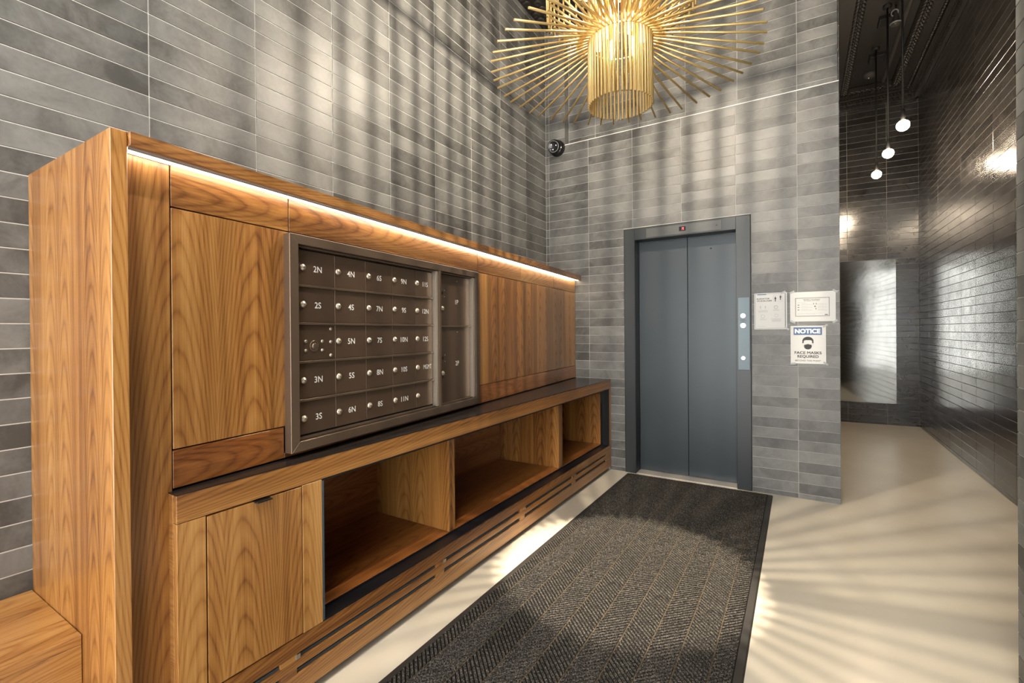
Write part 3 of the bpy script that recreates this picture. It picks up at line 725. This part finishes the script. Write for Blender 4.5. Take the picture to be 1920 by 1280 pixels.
mb = MB(); mb.lathe((1.405, DD, 1.845), (0, -1, 0), [(0, .006), (.001, .006), (.001, 0)], 14); mb.build('key_hole', M['black'], dp)
lb('shaft', 'black', OX0, OX1, DD + 0.03, DD + 0.1, 0.0, OZ + 0.04, parent=ev, bevel=0)
lb('sill', 'sill', OX0 + 0.002, OX1 - 0.002, 0.0, DD + 0.03, 0.0, 0.006, parent=ev, bevel=0.0)
M['dull_plate'] = plain('dull_steel_plate', (0.075, 0.078, 0.076), 0.42, 0.35, bscale=12)
ip = lb('indicator_plate', 'dull_plate', 0.927, 1.497, -0.0085, -0.0055, 1.962, 2.036, parent=ev, bevel=0.0008)
mb = MB(); mb.box(1.1885, 1.2385, -0.0098, -0.008, 1.985, 2.020); mb.build('display', M['black_gloss'], ip)
EM = lambda x, y, z: Matrix(((1, 0, 0, x), (0, 0, -1, y), (0, 1, 0, z), (0, 0, 0, 1)))
mb = MB(); 
for x0, x1, z0, z1 in ((1.2105, 1.2130, 1.992, 2.013), (1.2215, 1.2240, 1.992, 2.013), (1.2130, 1.2150, 2.007, 2.011), (1.2195, 1.2215, 2.007, 2.011), (1.2150, 1.2195, 2.003, 2.007)): mb.box(x0, x1, -0.0102, -0.0098, z0, z1)
mb.build('display_letter', M['red_led'], ip, label='glowing red letter M')
mb = MB(); mb.lathe((1.464, -0.0085, 1.999), (0, -1, 0), [(0, .004), (.0008, .004), (.0008, 0)], 12); mb.build('key_hole', M['black'], ip)
cp = lb('call_panel', 'steel_plate', 1.609, 1.688, -0.016, -0.006, 0.899, 1.438, parent=ev, bevel=0.001)
for z, r, ring in ((1.301, 0.0175, False), (1.2285, 0.0185, True), (0.986, 0.0140, False)):
    mb = MB(); mb.lathe((1.643, -0.016, z), (0, -1, 0), [(0, r), (.003, r), (.004, r * .9), (.004, 0)], 22); mb.build('button', M['button'], cp)
    if ring:
        mb = MB(); mb.torus((1.643, -0.0203, z), (0, 1, 0), 0.0095, 0.0017, 20, 6); mb.build('button_ring', M['ink_grey'], cp)
        mb = MB(); mb.box(1.641, 1.645, -0.0208, -0.020, z - .006, z + .004); mb.build('button_mark', M['ink_grey'], cp)
mb = MB()
for k, (w, z) in enumerate(((0.034, 1.272), (0.044, 1.2655), (0.020, 1.257), (0.030, 1.2515))): mb.box(1.643 - w / 2, 1.643 + w / 2, -0.0163, -0.016, z - 0.0011, z + 0.0011)
mb.build('fine_print', M['ink'], cp)

# ------------------------------------------------------------------ paper signs right of the elevator
def sheet(name, label, x0, x1, z0, z1, y=-0.0022):
    t = thing(name, ((x0 + x1) / 2, -0.001, z0), label, 'sign', 'paper signs on the elevator wall')
    mb = MB(); mb.box(x0, x1, y, -0.0004, z0, z1); mb.build('paper', M['paper'], t)
    return t
SY = -0.0023
def bars(parent, rects, mat, name='printed_lines', y=SY):
    mb = MB()
    for a, b, c, d in rects: mb.box(a, b, y - 0.0003, y, c, d)
    return mb.build(name, mat, parent)
def letters(parent, lines, mat, name='lettering', y=SY):
    mb = MB()
    for s, h, x, z, w, bold in lines:
        e = bold * h * 2.0
        for dx, dz, dy in ((-1, -1, 0), (1, -1, .00002), (-1, 1, .00004), (1, 1, .00006)): text_bm(mb, s, h - 2 * e, EM(x + dx * e, y - dy, z + dz * e), w - 2 * e, 0.0, 0.0005)
    return mb.build(name, mat, parent)
def tapes(parent, pts):
    for x, z, a in pts:
        mb = MB(); c, s = math.cos(a), math.sin(a)
        P = [(x + c * u - s * v, -0.0026, z + s * u + c * v) for u, v in ((-.016, -.006), (.016, -.006), (.016, .006), (-.016, .006))]
        mb.prism(P, (0, -0.0003, 0)); mb.build('tape', M['tape'], parent)
def person_icon(mb, x, z, h):
    mb.lathe((x, SY, z + h * 0.42), (0, -1, 0), [(0, h * .085), (.0003, h * .085), (.0003, 0)], 10)
    for a, b, c, d in ((-.12, .12, .0, .31), (-.17, -.12, .02, .28), (.12, .17, .02, .28), (-.09, -.01, -.48, .0), (.01, .09, -.48, .0)): mb.box(x + a * h, x + b * h, SY - .0003, SY, z + c * h, z + d * h)
x0, x1, z0, z1 = 1.717, 1.925, 1.199, 1.463
sg = sheet('paper_sign', 'portrait elevator guidelines notice beside the call panel', x0, x1, z0, z1)
bd = [(x0 + .006, x1 - .010, z1 - .0075, z1 - .006), (x0 + .006, x1 - .010, z0 + .007, z0 + .0085), (x0 + .006, x0 + .0075, z0 + .007, z1 - .006), (x1 - .0125, x1 - .009, z0 + .007, z1 - .006)]
bars(sg, bd, M['ink'], 'border')
bars(sg, [(x0 + .02, x0 + .078, z1 - .013, z1 - .007)], M['blue_print'], 'blue_tab')
letters(sg, [('ELEVATOR', .0105, x0 + .058, z1 - .041, .082, .012), ('GUIDELINES', .0105, x0 + .066, z1 - .0565, .096, .012)], M['ink'])
mb = MB(); person_icon(mb, x0 + .136, z1 - .046, .034); person_icon(mb, x0 + .168, z1 - .037, .034); mb.build('people_icons', M['ink'], sg)
bx, bz = x0 + .123, z1 - .064
bars(sg, [(bx, bx + .057, bz, bz + .0012), (bx, bx + .057, bz + .043, bz + .0442), (bx, bx + .0012, bz, bz + .044), (bx + .056, bx + .0572, bz, bz + .044)], M['ink_grey'], 'icon_box')
mb = MB()
for xx in (.040, .072): person_icon(mb, x0 + xx, z1 - .104, .022)
mb.torus((x0 + .139, SY, z1 - .104), (0, 1, 0), .0125, .0007, 20, 4); mb.torus((x0 + .139, SY, z1 - .104), (0, 1, 0), .008, .0006, 20, 4)
mb.torus((x0 + .056, SY, z1 - .169), (0, 1, 0), .012, .0008, 18, 4); mb.torus((x0 + .141, SY, z1 - .165), (0, 1, 0), .012, .0008, 5, 4)
mb.build('small_icons', M['ink_grey'], sg, 'stuff')
rl = []
for cxx, zz, n, w in ((.056, .125, 3, .064), (.140, .122, 2, .040), (.056, .188, 2, .044), (.141, .188, 4, .064)):
    for k in range(n): rl.append((x0 + cxx - w / 2 * (1 - .1 * (k % 2)), x0 + cxx + w / 2 * (1 - .1 * (k % 2)), z1 - zz - k * .006 - .0022, z1 - zz - k * .006))
rl.append((x0 + .018, x0 + .075, z0 + .022, z0 + .0238)); bars(sg, rl, M['ink_grey'])
tapes(sg, [(x0 + .185, z1, .5), (x1 - .002, z0 + .005, -.7)])
x0, x1, z0, z1 = 1.944, 2.2115, 1.2515, 1.4595
sg = sheet('paper_sign', 'landscape white sheet with a small framed health notice, topmost right', x0, x1, z0, z1)
fx0, fx1, fz0, fz1 = x0 + .032, x1 - .035, z0 + .036, z1 - .042
bars(sg, [(fx0, fx1, fz0, fz0 + .003), (fx0, fx1, fz1 - .003, fz1), (fx0, fx0 + .003, fz0, fz1), (fx1 - .003, fx1, fz0, fz1)], M['ink_brown'], 'border')
letters(sg, [('PREVENT THE SPREAD', .0058, (fx0 + fx1) / 2 - .003, fz1 - .0130, .100, .012), ('OF COVID-19 IN NYC!', .0058, (fx0 + fx1) / 2 - .003, fz1 - .0215, .092, .012)], M['ink_brown'])
rl = [(fx0 + .011, fx0 + .060, fz1 - .034, fz1 - .0322)]
for cxx, w in ((.034, .068), (.132, .054)):
    for g in range(3):
        for k in range(3): rl.append((fx0 + cxx, fx0 + cxx + w * (1 - .35 * (k == 0)), fz1 - .041 - g * .019 - k * .005 - .0013, fz1 - .041 - g * .019 - k * .005))
rl += [(fx0 + .012, fx0 + .16, fz0 + .020, fz0 + .0213), (fx0 + .012, fx0 + .12, fz0 + .0145, fz0 + .0158)]
bars(sg, rl, M['ink_grey'])
mb = MB()
for k, (xx, zz) in enumerate(((.019, .050), (.019, .066), (.019, .084))):
    mb.box(fx0 + xx - .0055, fx0 + xx + .0055, SY - .0003, SY, fz1 - zz - .002, fz1 - zz + .0022)
person_icon(mb, fx0 + .109, fz1 - .044, .014); person_icon(mb, fx0 + .124, fz1 - .044, .014); person_icon(mb, fx0 + .122, fz1 - .078, .014)
mb.box(fx0 + .112, fx0 + .122, SY - .0003, SY, fz1 - .064, fz1 - .058); mb.box(fx1 - .027, fx1 - .010, SY - .0003, SY, fz0 + .008, fz0 + .013)
mb.build('small_icons', M['ink'], sg, 'stuff')
tapes(sg, [(x0 + .012, z1 + .001, .5), (x1 - .003, z1 - .001, -.6), (x0 + .017, z0 - .002, -.5), (x1 - .004, z0 - .001, .7)])
x0, x1, z0, z1 = 1.946, 2.1555, 0.9555, 1.2215
sg = sheet('paper_sign', 'face masks required notice with a blue band, below the landscape sheet', x0, x1, z0, z1)
xc = (x0 + x1) / 2
bars(sg, [(x0 + .018, x1 - .023, z1 - .064, z1 - .0105)], M['blue_print'], 'blue_band')
letters(sg, [('NOTICE', .0325, xc - .003, z1 - .0375, .152, .028)], M['white_print'], 'lettering', SY - .0003)
letters(sg, [('FACE MASKS', .0195, xc - .001, z0 + .077, .160, .016), ('REQUIRED', .0195, xc - .001, z0 + .051, .126, .016), ('BEYOND THIS POINT', .0105, xc - .001, z0 + .0215, .152, .006)], M['ink'])
hx, hz = xc - .001, z1 - .118
def arc(cx, cz, rx, rz, a0, a1, n=14): return [(cx + rx * math.cos(a0 + (a1 - a0) * i / n), SY, cz + rz * math.sin(a0 + (a1 - a0) * i / n)) for i in range(n + 1)]
mb = MB()
mb.prism(arc(hx, hz + .012, .033, .029, 0, PI) + [(hx - .033, SY, hz - .004), (hx - .026, SY, hz - .004), (hx - .024, SY, hz + .013), (hx - .014, SY, hz + .017), (hx + .014, SY, hz + .017), (hx + .024, SY, hz + .013), (hx + .026, SY, hz - .004), (hx + .033, SY, hz - .004)], (0, -.0003, 0))
mb.build('face_icon_hair', M['ink'], sg)
mb = MB(); mb.prism([(hx - .022, SY, hz - .016), (hx, SY, hz - .010), (hx + .022, SY, hz - .016)] + arc(hx, hz - .028, .0225, .020, 0, -PI, 12), (0, -.0003, 0)); mb.build('face_icon_mask', M['ink'], sg)
mb = MB()
for sgn in (-1, 1):
    for (ax, az), (bx_, bz_) in zip([(.034, .0), (.034, -.010), (.029, -.016)], [(.034, -.010), (.029, -.016), (.020, -.034)]): mb.tube((hx + sgn * ax, SY, hz + az), (hx + sgn * bx_, SY, hz + bz_), .0007, 5)
    mb.tube((hx + sgn * .024, SY, hz + .012), (hx + sgn * .024, SY, hz - .012), .0006, 5)
mb.build('face_icon_outline', M['ink_grey'], sg)
tapes(sg, [(x0 + .014, z0 - .001, .1), (x1 - .002, z0 + .004, -.7), (x1 - .004, z1 - .002, .6)])

# ------------------------------------------------------------------ entrance mat
mt_ = thing('floor_mat', (1.3, -1.6, 0), 'long charcoal ribbed floor mat with rubber edge before the elevator', 'mat')
MX0, MX1, MY0, MY1 = 0.765, 1.832, -3.25, -0.042
mb = MB(); mb.hexa([(MX0, MY0, 0.0002), (MX1, MY0, 0.0002), (MX1, MY1, 0.0002), (MX0, MY1, 0.0002), (MX0 + .006, MY0 + .006, .006), (MX1 - .006, MY0 + .006, .006), (MX1 - .006, MY1 - .006, .006), (MX0 + .006, MY1 - .006, .006)]); mb.build('rubber_border', M['rubber'], mt_)
CX0, CX1, CY0, CY1 = MX0 + .032, MX1 - .032, MY0 + .032, MY1 - .010
mb = MB(); mb.box(CX0, CX1, CY0, CY1, 0.0055, 0.0080); mb.build('carpet_base', M['fibre_low'], mt_)
seams = [CX0, 0.858, 0.968, 1.078, 1.188, 1.299, 1.407, 1.512, 1.620, 1.728, CX1]
pitch, rw = 0.0210, 0.0135
for b, (a, c) in enumerate(zip(seams, seams[1:])):
    up = 1 if b % 2 else -1; w = c - a - 0.006; n = int((CY1 - CY0) / pitch)
    mb = MB()
    for k in range(-5, n + 6):
        y = CY0 + k * pitch
        ya, yb = y - up * w / 2, y + up * w / 2
        if min(ya, yb) < CY0 + .006 or max(ya, yb) > CY1 - .014: 
            # clip the rib at the mat's end
            lo, hi = CY0 + .006, CY1 - .014; ts = []
            t0 = (lo - ya) / (yb - ya); t1 = (hi - ya) / (yb - ya); t0, t1 = max(0, min(t0, t1)), min(1, max(t0, t1))
            if t1 - t0 < .08: continue
        else: t0, t1 = 0.0, 1.0
        xa, xb = a + .003 + w * t0, a + .003 + w * t1; ya, yb = ya + (yb - ya) * t0, y - up * w / 2 + up * w * t1
        h = rw / 2
        mb.hexa([(xa, ya - h, .0075), (xb, yb - h, .0075), (xb, yb + h, .0075), (xa, ya + h, .0075), (xa, ya - h * .75, .0125), (xb, yb - h * .75, .0125), (xb, yb + h * .75, .0125), (xa, ya + h * .75, .0125)])
    mb.build('ribbed_strip', M['fibre'], mt_, 'stuff')
for s_ in seams[1:-1]:
    mb = MB(); mb.box(s_ - .0022, s_ + .0022, CY0, CY1, .0078, .0105); mb.build('seam', M['fibre_seam'], mt_)

# ------------------------------------------------------------------ chandelier
chd = thing('chandelier', (CHX, CHY, 2.326), 'gold rod chandelier with radiating spokes above the mat', 'chandelier')
C0 = Vector((CHX, CHY, 0)); NR = 48
def pol(r, a, z): return Vector((CHX + r * math.cos(a), CHY + r * math.sin(a), z))
def rod(name, p0, p1, r, parent=chd, n=8): 
    mb = MB(); mb.tube(p0, p1, r, n); return mb.build(name, M['gold'], parent)
JZ, TZT, RT = 2.649, 2.518, 0.649
for k in range(NR):
    a = 2 * PI * (k + 0.90) / NR
    rod('upright_rod', pol(.1555, a, 2.326), pol(.1555, a, 3.25), .0060)
for k in range(NR):
    a = 2 * PI * (k + 0.90) / NR
    rod('lower_spoke', pol(.160, a, JZ), pol(RT, a + .01 * math.sin(k * 2.3), TZT), .0055)
for k in range(NR):
    a = 2 * PI * (k + 0.90) / NR
    rod('upper_spoke', pol(.160, a, 2.69), pol(.352, a, 2.815), .0055)
for k in range(NR):
    a = 2 * PI * (k + 0.90) / NR
    rod('outer_rod', pol(.362, a, 2.785), pol(.372, a, 3.12), .0055)
mb = MB(); mb.torus((CHX, CHY, JZ), (0, 0, 1), .1555, .0025, 48, 6); mb.build('hoop', M['gold'], chd)
mb = MB(); mb.torus((CHX, CHY, 3.24), (0, 0, 1), .15, .006, 48, 8); mb.build('hoop', M['gold'], chd)
mb = MB(); mb.torus((CHX, CHY, 3.10), (0, 0, 1), .370, .005, 48, 8); mb.build('hoop', M['gold'], chd)
mb = MB()
for k in range(6): a = 2 * PI * k / 6; mb.tube(pol(.02, a, 3.24), pol(.15, a, 3.24), .006, 6); mb.tube(pol(.16, a, 3.10), pol(.370, a, 3.10), .005, 6)
mb.build('cross_bars', M['gold'], chd, 'stuff')
mb = MB(); mb.lathe((CHX, CHY, 0), (0, 0, 1), [(3.20, .0), (3.20, .022), (3.25, .022), (3.27, .008), (CEIL - .03, .008), (CEIL - .03, .06), (CEIL, .06)], 18); mb.build('stem', M['gold'], chd)
for k in range(6):
    a = 2 * PI * (k + .2) / 6
    mb = MB(); mb.lathe(pol(.108, a, 2.67), (0, 0, 1), [(-.050, 0), (-.046, .011), (-.025, .017), (.02, .015), (.045, .010)], 12); mb.build('bulb', M['glow'], chd)
    mb = MB(); mb.tube(pol(.108, a, 2.712), pol(.122, a, 2.98), .007, 8); mb.build('bulb_holder', M['gold'], chd)
mb = MB(); mb.lathe((CHX, CHY, 3.16), (0, 0, 1), [(-.03, 0), (-.026, .012), (-.01, .02), (.02, .016), (.04, .012)], 14); mb.build('bulb', M['glow'], chd)

# ------------------------------------------------------------------ pendants
PEND = [(0.865, 2.79, 'nearest, highest in view'), (1.585, 2.80, 'middle one of the three'), (2.345, 2.82, 'farthest, nearest the steel mirror')]
proto = None
for i, (y, z, which) in enumerate(PEND):
    p = thing('pendant_lamp', (2.70, y, z), 'bare bulb pendant on a thin black rod in the corridor, ' + which, 'pendant lamp', 'rod pendants in the corridor')
    mb = MB(); mb.lathe((2.70, y, z), (0, 0, 1), [(-.043, 0), (-.0415, .011), (-.037, .022), (-.030, .031), (-.019, .039), (-.006, .0427), (.008, .0423), (.020, .038), (.030, .029), (.037, .016)], 36); mb.build('bulb', M['pend_glow'], p)
    mb = MB(); mb.lathe((2.70, y, z), (0, 0, 1), [(.034, .0), (.034, .015), (.11, .015), (.125, .008)], 16); mb.build('socket', M['black'], p)
    mb = MB(); mb.tube((2.70, y, z + .12), (2.70, y, CEIL - .02), .0075, 10); mb.build('rod', M['black'], p)
    mb = MB(); mb.lathe((2.70, y, CEIL), (0, 0, -1), [(0, .035), (.022, .035), (.022, 0)], 18); mb.build('canopy', M['black'], p)
    light('pendant_bulb_light', 'POINT', (2.70, y, z - .06), 28.0, (1.0, 0.80, 0.58), shadow_soft_size=0.05)

# ------------------------------------------------------------------ steel mirror on the far wall
mi = thing('steel_mirror', BP(0.25, 0.014, 0.268), 'tall polished steel sheet mirror on the far corridor wall', 'mirror')
mb = MB(); bhex(mb, -0.03, 0.547, 0.014, 0.018, 0.268, 2.052, 0.0005); mb.build('mirror_sheet', M['mirror'], mi)
mb = MB(); bhex(mb, -0.01, 0.525, 0.0005, 0.0135, 0.29, 2.03); mb.build('backing', M['black'], mi)

# ------------------------------------------------------------------ small fittings
sc_ = thing('security_camera', (0.105, -0.03, 2.86), 'small black dome security camera at the corner by the ledge', 'camera')
ax = (CAM - Vector((0.105, -0.05, 2.86))).normalized(); ax = Vector((ax.x * 0.3, -1, -0.25)).normalized()
bc = Vector((0.125, 0.0, 2.865))
mb = MB(); mb.lathe(bc, (0, -1, 0), [(0, .072), (.03, .072), (.05, .060), (.05, 0)], 28); mb.build('base', M['black_gloss'], sc_)
hc = bc + Vector((-.008, -.05, .004))
mb = MB(); mb.lathe(hc, ax, [(-.04, .035), (-.02, .062), (.012, .064), (.034, .056), (.040, .046), (.036, .040), (.036, 0)], 28); mb.build('ball', M['black_gloss'], sc_)
mb = MB(); mb.torus(hc + ax * .037, ax, .047, .003, 28, 6); mb.build('lens_ring', M['grey_metal'], sc_)
a1 = ax.orthogonal().normalized(); b1 = ax.cross(a1)
for k in range(3):
    t = 2 * PI * k / 3 + .5; mb = MB(); mb.lathe(hc + ax * .036 + a1 * .026 * math.cos(t) + b1 * .026 * math.sin(t), ax, [(0, .005), (.002, .005), (.002, 0)], 8); mb.build('infrared_lamp', M['white_dot'], sc_)

for x0, x1, y0, y1, lab in ((2.66, 2.80, 1.74, 1.90, 'black square ceiling fixture nearer the corridor opening'), (2.66, 2.80, 2.46, 2.62, 'black square ceiling fixture farther down the corridor')):
    t = thing('ceiling_fixture', ((x0 + x1) / 2, (y0 + y1) / 2, CEIL), lab, 'ceiling fixture', 'square ceiling fixtures')
    mb = MB(); mb.box(x0, x1, y0, y1, CEIL - .035, CEIL, .003); mb.build('housing', M['black'], t)
    mb = MB(); mb.box(x0 + .012, x1 - .012, y0 + .012, y1 - .012, CEIL - .038, CEIL - .034); mb.build('face_plate', M['black_metal'], t)
t = thing('smoke_detector', (2.71, 3.0, CEIL), 'round dark smoke detector at the far end of the corridor ceiling', 'smoke detector')
mb = MB(); mb.lathe((2.71, 2.95, CEIL), (0, 0, -1), [(0, .07), (.018, .07), (.03, .055), (.045, .035), (.048, 0)], 24); mb.build('body', M['dark_beam'], t)
mb = MB(); mb.lathe((2.70, 2.94, CEIL - .046), (0, 0, -1), [(0, .004), (.003, .004), (.004, 0)], 8); mb.build('indicator', M['white_dot'], t)
t = thing('ceiling_sensor', (2.80, 1.72, 4.0), 'grey cone sensor with a wire loop beside the nearest pendant rod', 'sensor')
mb = MB(); mb.lathe((2.765, 1.62, 3.99), (0, 0, -1), [(-.10, .012), (-.05, .022), (0, .035), (.015, .042), (.02, 0)], 20); mb.build('cone', M['dark_beam'], t)
mb = MB(); mb.torus((2.765, 1.62, 3.985), (0, 0, 1), .040, .006, 24, 8); mb.build('rim', M['grey_metal'], t)
mb = MB(); mb.torus((2.757, 1.62, 4.085), (.5, 1, .2), .026, .005, 20, 6); mb.build('wire_loop', M['grey_metal'], t)
mb = MB(); mb.tube((2.765, 1.62, 4.06), (2.765, 1.62, CEIL), .008, 8); mb.build('stem', M['dark_beam'], t)
